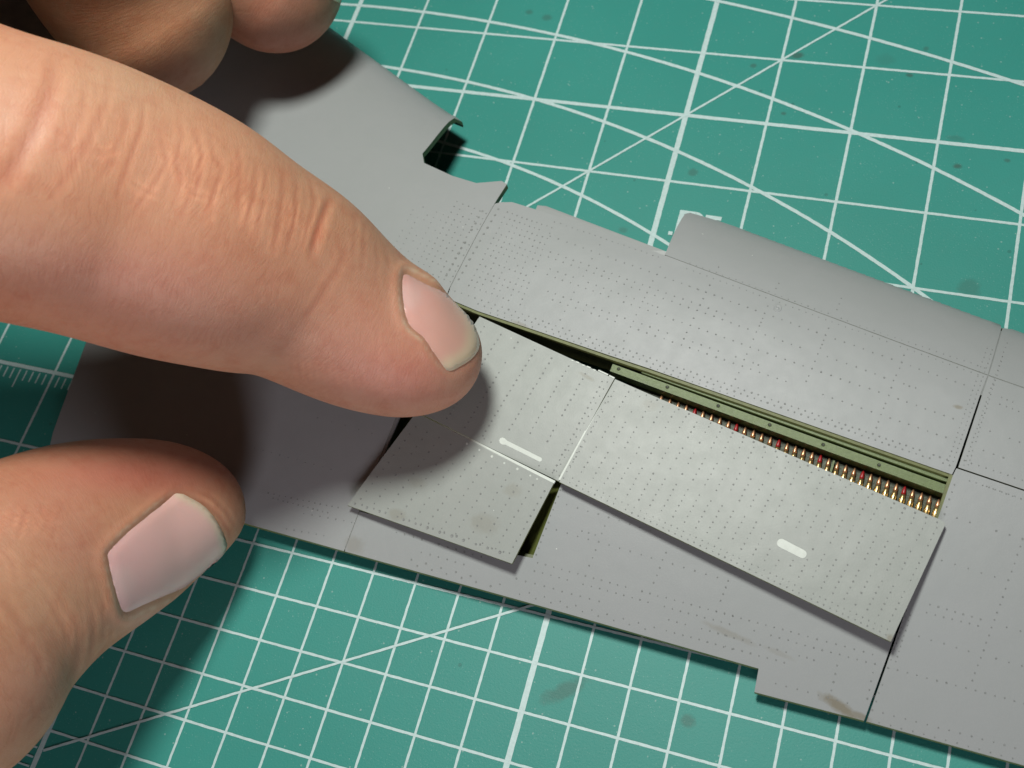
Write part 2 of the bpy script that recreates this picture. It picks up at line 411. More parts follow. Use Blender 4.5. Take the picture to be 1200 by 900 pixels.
def along(pxs, zfun=zf, off=0.0, n=14):
    out = []
    for a, b in zip(pxs[:-1], pxs[1:]):
        for k in range(n): out.append(onto(a[0] + (b[0] - a[0]) * k / n, a[1] + (b[1] - a[1]) * k / n, zfun, off))
    out.append(onto(*pxs[-1], zfun, off)); return out
def ribbon(name, pts, wd, mt, parent, thick=0.3, **kw):
    V, F = [], []
    for i, p in enumerate(pts):
        a = pts[max(i - 1, 0)]; b = pts[min(i + 1, len(pts) - 1)]; d = b - a; l = math.hypot(d[0], d[1]); nx, ny = -d[1] / l * wd / 2, d[0] / l * wd / 2
        V += [(p[0] + nx, p[1] + ny, p[2]), (p[0] - nx, p[1] - ny, p[2]), (p[0] - nx, p[1] - ny, p[2] - thick), (p[0] + nx, p[1] + ny, p[2] - thick)]
    for i in range(len(pts) - 1):
        q = 4 * i
        for j in range(4): F.append((q + j, q + (j + 1) % 4, q + 4 + (j + 1) % 4, q + 4 + j))
    F.append((3, 2, 1, 0)); q = 4 * (len(pts) - 1); F.append((q, q + 1, q + 2, q + 3))
    return mesh(name, V, F, mt, parent, **kw)
M_GROOVE = simple('joint_grey', (0.235, 0.245, 0.245), 0.5)
for pl in ([(579.5, 239), (527, 338)], [(780.5, 299.5), (1040, 396.5), (1158, 440), (1230, 467)], [(1174.5, 388), (1158, 440), (1149.6, 463)], [(421, 600), (404.2, 644)], [(523, 349), (421, 599)], [(1118, 557), (1104, 600), (1066, 700)]):
    ribbon('panel_joint', along(pl, off=-0.055), 0.42, M_GROOVE, WING)
# lower half seen in front of the missing leading edge piece, and the inner spar under the open gaps
low = [onto(630, 240.5, off=-1.6), onto(640, 241.5, off=-1.6), onto(779, 294, off=-1.6), onto(787, 305, off=-1.9), onto(700, 292, off=-1.9), onto(620, 262, off=-1.9)]
V = [tuple(p) for p in low] + [(p[0], p[1], p[2] - 1.0) for p in low]
F = [tuple(range(5, -1, -1)), tuple(range(6, 12))] + [(i, (i + 1) % 6, 6 + (i + 1) % 6, 6 + i) for i in range(6)]
M_LOWER = M_PAINT
mesh('lower_lip', V, F, M_LOWER, WING)

# rolled leading edge: skin turned down below the nose
V, F = [], []
us = list(np.linspace(9.0, URX, 40))
for i, u in enumerate(us):
    y = float(vLE(u)); z = 3.9
    for (dy, dz) in ((-0.05, 0.0), (0.10, -0.6), (0.0, -1.2), (-0.35, -1.8), (-1.2, -2.6)): V.append((u, y + dy, z + dz))
for i in range(len(us) - 1):
    for j in range(4): q = 5 * i + j; F.append((q, q + 5, q + 6, q + 1))
mesh('leading_edge_nose', V, F, M_PAINT, WING, smooth=True)
V, F = [], []
us = list(np.linspace(-66.5, nx, 24))
for i, u in enumerate(us):
    y = float(vLE(u)); z = 3.9
    for (dy, dz) in ((-0.05, 0.0), (0.04, -0.25), (0.02, -0.5), (-0.05, -0.75), (-0.15, -0.95)): V.append((u, y + dy, z + dz))
for i in range(len(us) - 1):
    for j in range(4): q = 5 * i + j; F.append((q, q + 5, q + 6, q + 1))
mesh('leading_edge_nose', V, F, M_PAINT, WING, smooth=True)

# bay box: walls hung from the opening, and floor
def wall(name, pxs, top, bot, mt, parent, closed=False, inward=0.0):
    pts = along(pxs, off=top, n=8); V, F = [], []
    th = 0.4
    for i, p in enumerate(pts):
        a = pts[max(i - 1, 0)]; b = pts[min(i + 1, len(pts) - 1)]; d = b - a; l = math.hypot(d[0], d[1]); nx, ny = -d[1] / l * th, d[0] / l * th
        V += [tuple(p), (p[0], p[1], p[2] - top + bot), (p[0] + nx, p[1] + ny, p[2] - top + bot), (p[0] + nx, p[1] + ny, p[2])]
    for i in range(len(pts) - 1):
        q = 4 * i
        for j in range(4): F.append((q + j, q + 4 + j, q + 4 + (j + 1) % 4, q + (j + 1) % 4))
    F += [(0, 1, 2, 3), tuple(4 * (len(pts) - 1) + k for k in (3, 2, 1, 0))]
    return mesh(name, V, F, mt, parent)
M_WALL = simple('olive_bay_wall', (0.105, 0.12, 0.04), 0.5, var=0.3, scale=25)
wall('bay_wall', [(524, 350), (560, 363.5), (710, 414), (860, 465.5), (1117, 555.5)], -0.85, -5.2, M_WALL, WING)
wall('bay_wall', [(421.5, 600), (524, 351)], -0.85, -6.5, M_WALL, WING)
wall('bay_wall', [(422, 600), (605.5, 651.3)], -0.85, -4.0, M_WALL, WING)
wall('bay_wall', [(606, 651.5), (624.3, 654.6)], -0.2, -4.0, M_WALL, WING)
Pt = [onto(658.2 - .2, 566.4, off=-0.25), onto(641.4, 610, off=-0.25), onto(624.6, 653.6, off=-0.25)]
Pb = [onto(641, 563, off=-2.6), onto(622, 607, off=-2.6), onto(601, 652, off=-2.6)]
Pq = [p + np.array([0.5, 0, -0.6]) for p in Pt] + [p + np.array([0.4, 0, -0.6]) for p in Pb]
M_SLOPE = simple('olive_sloping_wall', (0.12, 0.14, 0.035), 0.5, var=0.25, scale=20)
mesh('bay_wall', Pt + Pb + Pq, [(0, 1, 4, 3), (1, 2, 5, 4), (6, 9, 10, 7), (7, 10, 11, 8), (0, 3, 9, 6), (2, 8, 11, 5), (0, 6, 7, 1), (1, 7, 8, 2), (3, 4, 10, 9), (4, 5, 11, 10)], M_SLOPE, WING)
wall('bay_wall', [(1067.0, 700), (1101.8, 607), (1117.6, 557)], -0.03, -4.5, M_OLIVE, WING)
ribbon('bay_lip', along([(524, 351.5), (560, 366.8), (631.7, 391), (710, 417.8), (760, 434.4), (860, 469), (960, 504), (1116, 558.4)], off=-0.14), 0.30, M_OLIVE, WING, thick=0.5)
fl = [ps(523, 349), ps(1117, 556), ps(1066, 700), ps(658, 566), ps(624, 654), ps(421, 599)]
fz = lambda u, v: zf(u, v) * 0 + 0.9
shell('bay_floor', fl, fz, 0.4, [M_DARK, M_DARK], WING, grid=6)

def prism(name, pxs, off, depth, mt, parent, zfun=zf, sub=1, **kw):
    pts = []
    n = len(pxs)
    for i in range(n):
        a, b = pxs[i], pxs[(i + 1) % n]
        k = max(1, int(math.dist(a, b) / 30)) if sub else 1
        for j in range(k): pts.append(onto(a[0] + (b[0] - a[0]) * j / k, a[1] + (b[1] - a[1]) * j / k, zfun, off))
    n = len(pts)
    V = [tuple(p) for p in pts] + [(p[0], p[1], p[2] - depth) for p in pts]
    F = [tuple(range(n - 1, -1, -1)), tuple(range(n, 2 * n))] + [(i, (i + 1) % n, n + (i + 1) % n, n + i) for i in range(n)]
    a, b, c = np.array(V[0]), np.array(V[1]), np.array(V[2])
    ar = sum(V[i][0] * V[(i + 1) % n][1] - V[(i + 1) % n][0] * V[i][1] for i in range(n))
    if ar > 0: F = [tuple(reversed(f)) for f in F]
    return mesh(name, V, F, mt, parent, **kw)
prism('bay_ledge', [(752, 431.5), (1115.6, 560.3), (1113.6, 566.2), (752, 436.6)], -0.55, 1.2, M_GREEN, WING)
RAIL = prism('bay_rail', [(718, 426.5), (900, 493.2), (1112.4, 569.4), (1108.6, 579.5), (899, 502.8), (714.8, 434.8)], -0.75, 1.3, M_GREEN, WING)
def disc(c, r, nrm, n=10):
    nrm = Vector(nrm).normalized(); a = nrm.orthogonal().normalized(); b = nrm.cross(a)
    return [Vector(c) + (a * math.cos(2 * math.pi * k / n) + b * math.sin(2 * math.pi * k / n)) * r for k in range(n)]
M_BLACK = simple('blackened_hole', (0.012, 0.012, 0.01), 0.6)
for px, py in ((725, 432.3), (782, 453.6), (841.7, 475.6), (902, 497.9), (964.6, 521.0), (1030, 545)):
    c = onto(px, py, off=-0.75 + 0.0)
    V = []; n = 10
    for r, dz in ((0.21, 0.004), (0.17, 0.05), (0.12, 0.045), (0.10, 0.006)): V += [(c[0] + r * math.cos(2 * math.pi * k / n), c[1] + r * math.sin(2 * math.pi * k / n), c[2] + dz) for k in range(n)]
    F = [(q * n + k, q * n + (k + 1) % n, (q + 1) * n + (k + 1) % n, (q + 1) * n + k) for q in range(3) for k in range(n)] + [tuple(3 * n + k for k in range(n))]
    mesh('screw', V, F, [M_GREEN, M_BLACK], RAIL, mi=[0] * n + [1] * (2 * n) + [1], smooth=False)

# ------------------------------------------------------------------ ammunition tray
TRAY = empty('ammunition_tray', 'row of tiny brass cartridges, some red tipped, in the long green bay of the wing', 'ammunition tray')
foff = -2.35
prism('tray_floor', [(735, 440), (1112, 571), (1090, 640), (800, 520), (735, 480)], foff, 0.6, M_FLOOR, TRAY)
tipA = np.array([1100.5, 584.5]); tipB = np.array([776.0, 463.0])
def lathe(prof, seg=10):
    V, F = [], []
    for r, z in ((q[0] * 1.13, q[1]) for q in prof):
        V += [(r * math.cos(2 * math.pi * k / seg), r * math.sin(2 * math.pi * k / seg), z) for k in range(seg)]
    for i in range(len(prof) - 1):
        for k in range(seg): F.append((i * seg + k, i * seg + (k + 1) % seg, (i + 1) * seg + (k + 1) % seg, (i + 1) * seg + k))
    F.append(tuple(range(seg - 1, -1, -1))); F.append(tuple((len(prof) - 1) * seg + k for k in range(seg)))
    return V, F
cv, cf = lathe([(0.27, -3.4), (0.27, -1.42), (0.255, -1.28), (0.215, -1.14), (0.215, -0.90)])
bv, bf = lathe([(0.19, -0.92), (0.195, -0.70), (0.165, -0.42), (0.10, -0.16), (0.015, 0.0)])
dvec = None
proto = None
lv, lf = box(-0.17, 0.17, -0.1, 0.32, -0.2, 0.12, 0.04)
NC = 34
for k in range(NC):
    q = tipA + (tipB - tipA) * k / (NC - 1) * (32.75 / 32.75)
    tip = onto(q[0] + random.uniform(-.4, .4), q[1] + random.uniform(-.5, .5), off=foff + 0.34)
    low_ = onto(q[0] - 4.6, q[1] + 17.0, off=foff + 0.32)
    D = Vector(tip - low_).normalized()
    rot = D.to_track_quat('Z', 'Y').to_matrix().to_4x4(); rot.translation = Vector(tip) * MM
    red = k % 5 == 4
    if k == 0:
        case = mesh('cartridge', cv, cf, M_BRASS, TRAY, smooth=True); bul = mesh('bullet', bv, bf, M_COPPER, case, smooth=True)
        pc, pb = case, bul
        me_red = bul.data.copy(); me_red.materials.clear(); me_red.materials.append(M_RED)
    else:
        case = pc.copy(); COL.objects.link(case); case.parent = TRAY
        bul = pb.copy(); COL.objects.link(bul); bul.parent = case
    if red: bul.data = me_red; bul['label'] = 'red painted bullet'
    case.matrix_local = rot
for k in (0, 13):
    q = tipA + (tipB - tipA) * (k - 0.45) / (NC - 1)
    prism('belt_link', [(q[0] - 1.2 + .3, q[1] + 1), (q[0] + 1.2 + .3, q[1] + 1.8), (q[0] - 2.4, q[1] + 15), (q[0] - 4.8, q[1] + 14)], foff + 0.5, 0.5, M_GREEN if k else M_SILVER, TRAY, sub=0)

# ------------------------------------------------------------------ the loose cover (three joined plates)
def plane_fit(lst):
    A, b = [], []
    for px, py, o in lst:
        p = onto(px, py, off=o); A.append([p[0], p[1], 1]); b.append(o)
    return np.linalg.lstsq(np.array(A), np.array(b), rcond=None)[0]
kC = plane_fit([(720, 442, .25), (1107, 612, .5), (1043, 753, 2.5), (655, 563, 1.1)])
kA = plane_fit([(566, 374, .2), (720, 442, .25), (655, 563, 1.1), (490, 483, .9)])
kB = plane_fit([(490, 483, .9), (655, 563, 1.1), (600, 660, 2.3), (407, 592, .9)])
zC = lambda u, v: zf(u, v) + np.maximum(kC[0] * u + kC[1] * v + kC[2], 0.06)
zA = lambda u, v: zf(u, v) + np.maximum(kA[0] * u + kA[1] * v + kA[2], 0.06)
zB = lambda u, v: zf(u, v) + np.maximum(kB[0] * u + kB[1] * v + kB[2], 0.06)
def po(px, py, zz): p = onto(px, py, zz); return (p[0], p[1])
COVER = empty('gun_bay_cover', 'loose L-shaped pale grey cover plate resting skewed over the open bay', 'cover plate')
PM = [M_PLATE, M_OLIVE]; TP = 0.30
A1 = (562, 371); A2 = (720, 444); A3 = (655, 564.5); A4 = (488, 483)
C2 = (1108, 614.5); C3 = (1044, 752)
B1 = (407, 592); B2 = (600, 660.5)
poly = [po(*A1, zA), po(*A2, zA), po(*A3, zA), po(*A4, zA)]
shell('cover_panel', inset(poly, [0, .03, .035, 0]), zA, TP, PM, COVER)
poly = [po(*A2, zC), po(1100, 608.2, zC), po(1106.5, 611.5, zC), po(*C2, zC), po(*C3, zC), po(*A3, zC)]
shell('cover_panel', inset(poly, [0, 0, 0, 0, 0, .035]), zC, TP, PM, COVER)
poly = [po(*A4, zB), po(649, 566, zB), po(*B2, zB), po(*B1, zB)]
shell('cover_panel', inset(poly, [.035, 0, 0, 0]), zB, TP, PM, COVER)
ribbon('joint_edge_glint', along([(489, 484.0), (650, 565)], zB, -0.02), 0.30, M_WORN_GLINT, COVER, thick=0.2)  # pale strip: light caught by the plate edge, put into colour
ribbon('joint_edge_glint', along([(655.5, 562.5), (719, 446)], zC, -0.015), 0.26, M_WORN_GLINT, COVER, thick=0.2)  # second joint, its edge glint painted the same way
# worn keyhole and slot marks
def capsule(a, b, r0, r1, zz, n=8):
    a = np.array(a, float); b = np.array(b, float); d = b - a; L = math.atan2(d[1], d[0]); out = []
    for k in range(n + 1): t = L + math.pi / 2 + math.pi * k / n; out.append((a[0] + r0 * math.cos(t), a[1] + r0 * math.sin(t)))
    for k in range(n + 1): t = L - math.pi / 2 + math.pi * k / n; out.append((b[0] + r1 * math.cos(t), b[1] + r1 * math.sin(t)))
    return out
key = [(585.0, 515.8), (586.2, 513.4), (588.8, 512.6), (591.6, 513.6), (594.0, 516.2), (634.6, 536.6), (635.2, 539.6), (632.6, 541.2), (592.4, 521.2), (588.6, 521.0), (585.8, 519.2)]
prism('keyhole_mark', key, 0.035, 0.1, M_WORN_GLINT, COVER, zA, sub=0)
prism('slot_mark', capsule((915.6, 636.4), (940.4, 649.2), 5.1, 4.9, zC), 0.035, 0.1, M_WORN_GLINT, COVER, zC, sub=0)
for pl in ([(669, 420.6), (671.5, 421.8)], [(674.5, 422.6), (678, 424.2)], [(681.5, 426.2), (684.5, 427.2)], [(687, 428), (691.5, 430)], [(694.5, 431.8), (697.5, 433)], [(700.5, 432.6), (712, 438)], [(713.2, 438.8), (719.5, 441.8)]):
    q = along([(a[0] + .6, a[1] + 1.2) for a in pl], zA, 0.06, n=2)
    ribbon('hinge_tab', q, 0.15, M_WORN_GLINT, COVER, thick=0.3)

# ------------------------------------------------------------------ rivets (fine rows, joined)
def rivet_mesh(name, pts, zfun, parent, rr=0.078, mt=None):
    V, F = [], []; n = 6
    for (px, py, s) in pts:
        c = onto(px, py, zfun); r = rr * s * random.uniform(0.85, 1.15); q = len(V)
        e = 0.05
        gx = (float(zfun(c[0] + e, c[1])) - float(zfun(c[0] - e, c[1]))) / (2 * e); gy = (float(zfun(c[0], c[1] + e)) - float(zfun(c[0], c[1] - e))) / (2 * e)
        for f, h in ((1.25, -0.01), (0.95, 0.028), (0.5, 0.010)):
            for k in range(n):
                dx = r * f * math.cos(k * math.pi / 3); dy = r * f * math.sin(k * math.pi / 3)
                V.append((c[0] + dx, c[1] + dy, c[2] + gx * dx + gy * dy + h))
        for L in (0, 1):
            for k in range(n): F.append((q + L * n + k, q + L * n + (k + 1) % n, q + (L + 1) * n + (k + 1) % n, q + (L + 1) * n + k))
        F.append(tuple(q + 2 * n + k for k in range(n)))
    return mesh(name, V, F, mt or M_RIVET, parent, kind='stuff')
RV = []
def row(x0, y0, x1, y1, n, s=1.0, bend=0.0, skip=0.03):
    for k in range(n):
        if random.random() < skip: continue
        t = k / (n - 1) if n > 1 else 0
        RV.append((x0 + (x1 - x0) * t + random.uniform(-.35, .35), y0 + (y1 - y0) * t + random.uniform(-.3, .3), s * random.uniform(.8, 1.1)))
def crop(x, y, k):
    return lambda x0, y0, x1, y1, n, s=1.0, **kw: row(x + x0 * k, y + y0 * k, x + x1 * k, y + y1 * k, n, s, **kw)
def dots(x, y, k, lst, s=1.0):
    for a, b in lst: row(x + a * k, y + b * k, x + a * k, y + b * k, 1, s, skip=0)
g2 = crop(640, 260, 1 / 6); g3 = crop(800, 300, 1 / 6); g4 = crop(960, 380, 1 / 5); g1 = crop(460, 200, 1 / 6)
g2(60, 0, 790, 248, 19, .75); g3(50, 50, 1160, 455, 25, .75); g3(30, 90, 1190, 515, 26, .75); g4(240, 10, 970, 255, 19, .7); g4(230, 42, 930, 295, 18, .7)
g2(30, 100, 1185, 517, 21); g3(45, 210, 515, 383, 9); g3(637, 427, 945, 538, 6); g4(38, 65, 425, 205, 8); g4(535, 243, 850, 355, 7, .8)
g2(30, 212, 730, 460, 14); g2(785, 480, 1140, 607, 7); g3(3, 302, 298, 408, 6)
g2(15, 245, 710, 497, 14); g2(765, 517, 1180, 665, 8); g3(42, 360, 517, 533, 9); g3(580, 553, 890, 665, 6); g4(48, 190, 383, 312, 7); g4(495, 350, 565, 374, 3)
g2(30, 332, 617, 542, 12); g2(678, 562, 783, 600, 4)
g2(8, 372, 600, 582, 12); g2(658, 603, 1195, 792, 10); g3(52, 490, 595, 682, 10); g3(657, 704, 847, 771, 4); g3(908, 793, 1175, 886, 5); g4(12, 280, 350, 398, 7); g4(407, 418, 785, 552, 8)
g2(12, 490, 552, 678, 11); g2(612, 698, 1090, 865, 9); g3(10, 583, 372, 710, 7); g3(495, 752, 572, 779, 3)
g2(45, 548, 592, 740, 11); g2(648, 760, 1010, 885, 7); g3(50, 646, 725, 883, 12); g4(22, 412, 305, 512, 6); g4(363, 530, 743, 664, 8)
dots(640, 260, 1 / 6, [(375, 160), (322, 260), (262, 380), (198, 495), (130, 628), (100, 688), (803, 317), (752, 413), (692, 533), (633, 652), (570, 783), (545, 838), (1150, 445), (1105, 540), (1080, 585), (1037, 677), (988, 778)])
dots(800, 300, 1 / 6, [(190, 205), (163, 256), (143, 300), (77, 437), (30, 538), (600, 353), (577, 403), (562, 438), (549, 466), (538, 493), (497, 584), (450, 688), (433, 730), (395, 820), (372, 867), (1027, 507), (1005, 556), (990, 595), (980, 621), (968, 648), (952, 687), (932, 739), (888, 845), (870, 882), (253, 77), (677, 193), (657, 228), (1100, 338), (1083, 377), (1117, 298)])
dots(960, 380, 1 / 5, [(497, 183), (483, 223), (470, 257), (453, 298), (437, 330), (423, 372), (390, 463), (378, 493), (347, 572), (335, 605)])
row(533, 341, 1109.6, 538.6, 74, 1.1); row(560, 356, 1113, 545.5, 71, 1.1); row(575, 366.5, 860, 464, 36, .9)
dots(460, 200, 1 / 6, [(743, 270), (720, 312), (693, 355), (667, 400), (640, 447), (615, 492), (590, 537), (567, 580), (540, 622), (517, 668), (492, 717), (467, 762), (632, 285), (607, 328), (582, 372), (557, 415), (508, 505), (483, 543), (465, 580), (445, 617), (425, 657), (402, 697), (380, 735)], 1.8)
for k in range(15):                                  # dense short rows either side of the inner joint
    t = k / 14; x = 590.5 - 45 * t; y = 247 + 86 * t
    row(x + 4, y + 1.5, x + 4 + 52 + 8 * t, y + 20 + 4 * t, 10, 1.0, skip=.12)
    if k > 0: row(x - 18, y - 3, x - 18 - 34, y - 17, 6, 1.0, skip=.1)
    if k > 3: row(x - 58, y - 20, x - 90, y - 32, 5, .7, skip=.25)
g4(1015, 150, 785, 805, 26, .75); g4(985, 140, 757, 800, 25, .75); g4(1100, 110, 850, 825, 28, .75); g4(1075, 190, 875, 825, 24, .75)
g4(1000, 628, 1175, 690, 4); g4(962, 740, 1140, 803, 4); g4(1068, 430, 1135, 455, 3, .8); g4(1060, 470, 1170, 510, 4, .8)
g4(850, 800, 1190, 915, 9, .8)
h4 = crop(1000, 560, 1 / 6); h5 = crop(1000, 700, 1 / 4.5); h2 = crop(600, 570, .21667); h3 = crop(800, 650, .21667); h1 = crop(380, 590, .21667); h6 = crop(260, 480, .2)
h4(712, 50, 640, 255, 5); h4(728, 283, 1190, 433, 6, 1.2); h4(622, 580, 995, 697, 5); h4(1175, 483, 1050, 838, 7); h4(818, 20, 1180, 147, 9, .85); h4(938, 62, 1120, 128, 5, .85)
h5(403, 37, 670, 117, 7); h5(387, 82, 658, 150, 7); h5(347, 207, 608, 285, 5); h5(788, 0, 628, 440, 12); h5(183, 372, 900, 560, 15); h5(100, 595, 855, 795, 14); h5(137, 660, 840, 850, 13, .8)
h5(300, 95, 225, 340, 10, .8); h5(185, 372, 103, 595, 6, .8); h5(808, 158, 880, 178, 2); h5(752, 323, 890, 362, 3); h5(280, 75, 200, 330, 10, .8)
h2(262, 20, 130, 370, 11, 1.1); h2(138, 413, 745, 580, 15); h2(790, 592, 1195, 700, 10); h2(122, 457, 1175, 747, 25); h2(25, 500, 470, 622, 10); h2(92, 575, 770, 762, 9); h2(42, 583, 720, 772, 9)
h2(848, 722, 1160, 808, 8); h2(835, 780, 1190, 880, 9); h2(297, 98, 750, 240, 9); h2(242, 235, 413, 287, 4); h2(378, 242, 450, 263, 3); h2(525, 318, 755, 387, 5); h2(870, 422, 1170, 510, 6)
h2(503, 213, 418, 430, 6); h2(832, 358, 767, 522, 5); h2(1157, 547, 1127, 620, 3)
h3(182, 310, 585, 418, 10); h3(628, 430, 1028, 540, 9); h3(615, 478, 990, 580, 9); h3(340, 400, 570, 463, 6); h3(230, 437, 560, 528, 8); h3(230, 497, 550, 585, 8); h3(632, 547, 710, 570, 3); h3(503, 697, 678, 745, 4); h3(735, 760, 890, 803, 4); h3(835, 602, 805, 735, 4); h3(233, 178, 205, 250, 3); h3(1040, 592, 1000, 780, 5)
h1(525, 265, 755, 330, 6); h1(470, 305, 950, 438, 7, 1.5); h1(502, 337, 900, 447, 6, 1.4); h1(390, 155, 850, 290, 11, 1.2)
h6(270, 490, 680, 575, 13); h6(300, 520, 620, 605, 12); h6(380, 700, 640, 745, 7); h6(480, 610, 760, 660, 7); h6(190, 225, 640, 350, 10, .8); h6(560, 50, 880, 140, 5, .8)
rivet_mesh('rivets', RV, zf, WING)
# fuel filler button
c = onto(911, 361.5); V = []; n = 18
for r, dz in ((.46, -.02), (.42, .07), (.33, .07), (.27, .0), (.2, .0), (.16, .06), (.05, .07)): V += [(c[0] + r * math.cos(2 * math.pi * k / n), c[1] + r * math.sin(2 * math.pi * k / n), c[2] + dz) for k in range(n)]
F = [(q * n + k, q * n + (k + 1) % n, (q + 1) * n + (k + 1) % n, (q + 1) * n + k) for q in range(6) for k in range(n)] + [tuple(6 * n + k for k in range(n))]
mesh('round_fastener', V, F, M_PAINT, WING, smooth=True)
# cover rivets
def lattice(q00, q10, q11, q01, nu, nv, zfun, skipv=(), s=.9, stag=.0, m0=.03):
    out = []
    for i in range(nu):
        for j in range(nv):
            if j in skipv or random.random() < .04: continue
            a = (i + .5 + stag * (j % 2)) / nu; b = m0 + (1 - 2 * m0) * (j + .5) / nv
            if a > .985: continue
            x = (1 - a) * (1 - b) * q00[0] + a * (1 - b) * q10[0] + a * b * q11[0] + (1 - a) * b * q01[0]
            y = (1 - a) * (1 - b) * q00[1] + a * (1 - b) * q10[1] + a * b * q11[1] + (1 - a) * b * q01[1]
            out.append((x + random.uniform(-.4, .4), y + random.uniform(-.4, .4), s * random.uniform(.8, 1.15)))
    return out
RV = lattice(A2, C2, (1046, 738), (658, 550), 29, 17, zC, skipv=(4, 10), stag=.0)
row(668, 566, 1038, 744, 52, .9); row(671, 560.5, 1040, 737.5, 52, .75); row(732, 452, 1098, 612, 30, 1.2); row(713, 465, 660, 560, 14, .8)
RV = [p for p in RV if not (905 < p[0] < 950 and 628 < p[1] < 655)]
rivet_mesh('rivets', RV, zC, COVER)
RV = lattice(A1, A2, A3, A4, 8, 18, zA, skipv=(), s=1.15, m0=.04)
row(712, 448, 648, 560, 15, .8)
for t in np.linspace(.45, .98, 12): row(A4[0] + (A3[0] - A4[0]) * t + 4, A4[1] + (A3[1] - A4[1]) * t - 5, 0, 0, 1, 1.0, skip=0)
RV = [p for p in RV if not (580 < p[0] < 640 and 508 < p[1] < 545)]
rivet_mesh('rivets', RV, zA, COVER)
RV = lattice((488, 486), (650, 570), B2, B1, 12, 11, zB, s=1.05, m0=.06)
row(416, 590, 600, 652, 14, 1.9); row(424, 592, 590, 647, 13, 1.5)
rivet_mesh('rivets', RV, zB, COVER)
RV = []
dots(400, 480, .21667, [(680, 185), (747, 219), (814, 254), (883, 288), (953, 322), (1023, 357), (1060, 376)], 1.5)
rivet_mesh('worn_rivets', RV, zB, COVER, mt=M_WORN_GLINT)

# ------------------------------------------------------------------ hand
def make_skin():
    mt, nt, b = new_mat('skin'); co = coords(nt)
    at = N(nt, 'ShaderNodeAttribute', attribute_name='tone')
    n1 = noise(nt, co, 1.6, 5, 0.65); n2 = noise(nt, co, 9, 5, 0.6)
    base = at.outputs['Color']
    c = mixc(nt, mathn(nt, 'MULTIPLY', ramp(nt, n1, 0.35, 0.7), 0.38), base, (0.92, 0.74, 0.66), 'MULTIPLY')
    c = mixc(nt, mathn(nt, 'MULTIPLY', ramp(nt, n2, 0.4, 0.75), 0.22), c, (0.80, 0.70, 0.62), 'MULTIPLY')
    nt.links.new(c, b.inputs['Base Color'])
    b.inputs['Subsurface Weight'].default_value = 0.35
    b.inputs['Subsurface Radius'].default_value = (1.0, 0.32, 0.16); b.inputs['Subsurface Scale'].default_value = 0.26
    r = mathn(nt, 'ADD', 0.42, mathn(nt, 'MULTIPLY', n2, 0.2)); nt.links.new(r, b.inputs['Roughness'])
    b.inputs['Specular IOR Level'].default_value = 0.42
    ga = N(nt, 'ShaderNodeAttribute', attribute_name='grain')
    nd = N(nt, 'ShaderNodeTexNoise'); nd.inputs['Scale'].default_value = 2.2; nt.links.new(co, nd.inputs['Vector'])
    ad = N(nt, 'ShaderNodeVectorMath', operation='MULTIPLY_ADD'); nt.links.new(nd.outputs['Color'], ad.inputs[0]); ad.inputs[1].default_value = (.22, .3, .0); nt.links.new(ga.outputs['Vector'], ad.inputs[2])
    mp = N(nt, 'ShaderNodeMapping'); mp.inputs['Scale'].default_value = (9.0, 2.0, 1.0); nt.links.new(ad.outputs[0], mp.inputs['Vector'])
    fine = noise(nt, mp.outputs[0], 1.6, 5, 0.6)
    line = mathn(nt, 'SUBTRACT', 1.0, mathn(nt, 'MULTIPLY', mathn(nt, 'ABSOLUTE', mathn(nt, 'SUBTRACT', fine, 0.5)), 16.0), True)
    v = N(nt, 'ShaderNodeTexVoronoi', feature='DISTANCE_TO_EDGE'); v.inputs['Scale'].default_value = 30
    nt.links.new(co, v.inputs['Vector'])
    h = mathn(nt, 'ADD', mathn(nt, 'MULTIPLY', mathn(nt, 'MINIMUM', v.outputs['Distance'], 0.12), 2.2), mathn(nt, 'MULTIPLY', noise(nt, co, 55, 4, 0.65), 0.7))
    h = mathn(nt, 'SUBTRACT', h, mathn(nt, 'MULTIPLY', line, 0.55))
    bump(nt, b, h, 0.30, 0.008)
    c = mixc(nt, mathn(nt, 'MULTIPLY', mathn(nt, 'MULTIPLY', line, ramp(nt, n1, 0.45, 0.6)), 0.20), c, (0.72, 0.45, 0.36), 'MULTIPLY')
    # reddish and pale mottling under the skin
    c = mixc(nt, mathn(nt, 'MULTIPLY', ramp(nt, noise(nt, co, 4.5, 4, 0.6), 0.5, 0.72), 0.30), c, (0.90, 0.62, 0.58), 'MULTIPLY')
    nt.links.new(c, b.inputs['Base Color'])
    return mt
def make_nail():
    mt, nt, b = new_mat('fingernail_keratin'); co = coords(nt)
    at = N(nt, 'ShaderNodeAttribute', attribute_name='tone')
    c = mixc(nt, mathn(nt, 'MULTIPLY', noise(nt, co, 3, 4), 0.25), at.outputs['Color'], (0.85, 0.72, 0.70), 'MULTIPLY')
    nt.links.new(c, b.inputs['Base Color']); b.inputs['Roughness'].default_value = 0.27; b.inputs['Coat Weight'].default_value = 0.25; b.inputs['Coat Roughness'].default_value = 0.2
    b.inputs['Subsurface Weight'].default_value = 0.25; b.inputs['Subsurface Radius'].default_value = (1, .4, .25); b.inputs['Subsurface Scale'].default_value = 0.08
    b.inputs['Specular IOR Level'].default_value = 0.45
    bump(nt, b, noise(nt, co, 30, 3), 0.2, 0.004)
    return mt
M_SKIN = make_skin(); M_NAIL = make_nail()

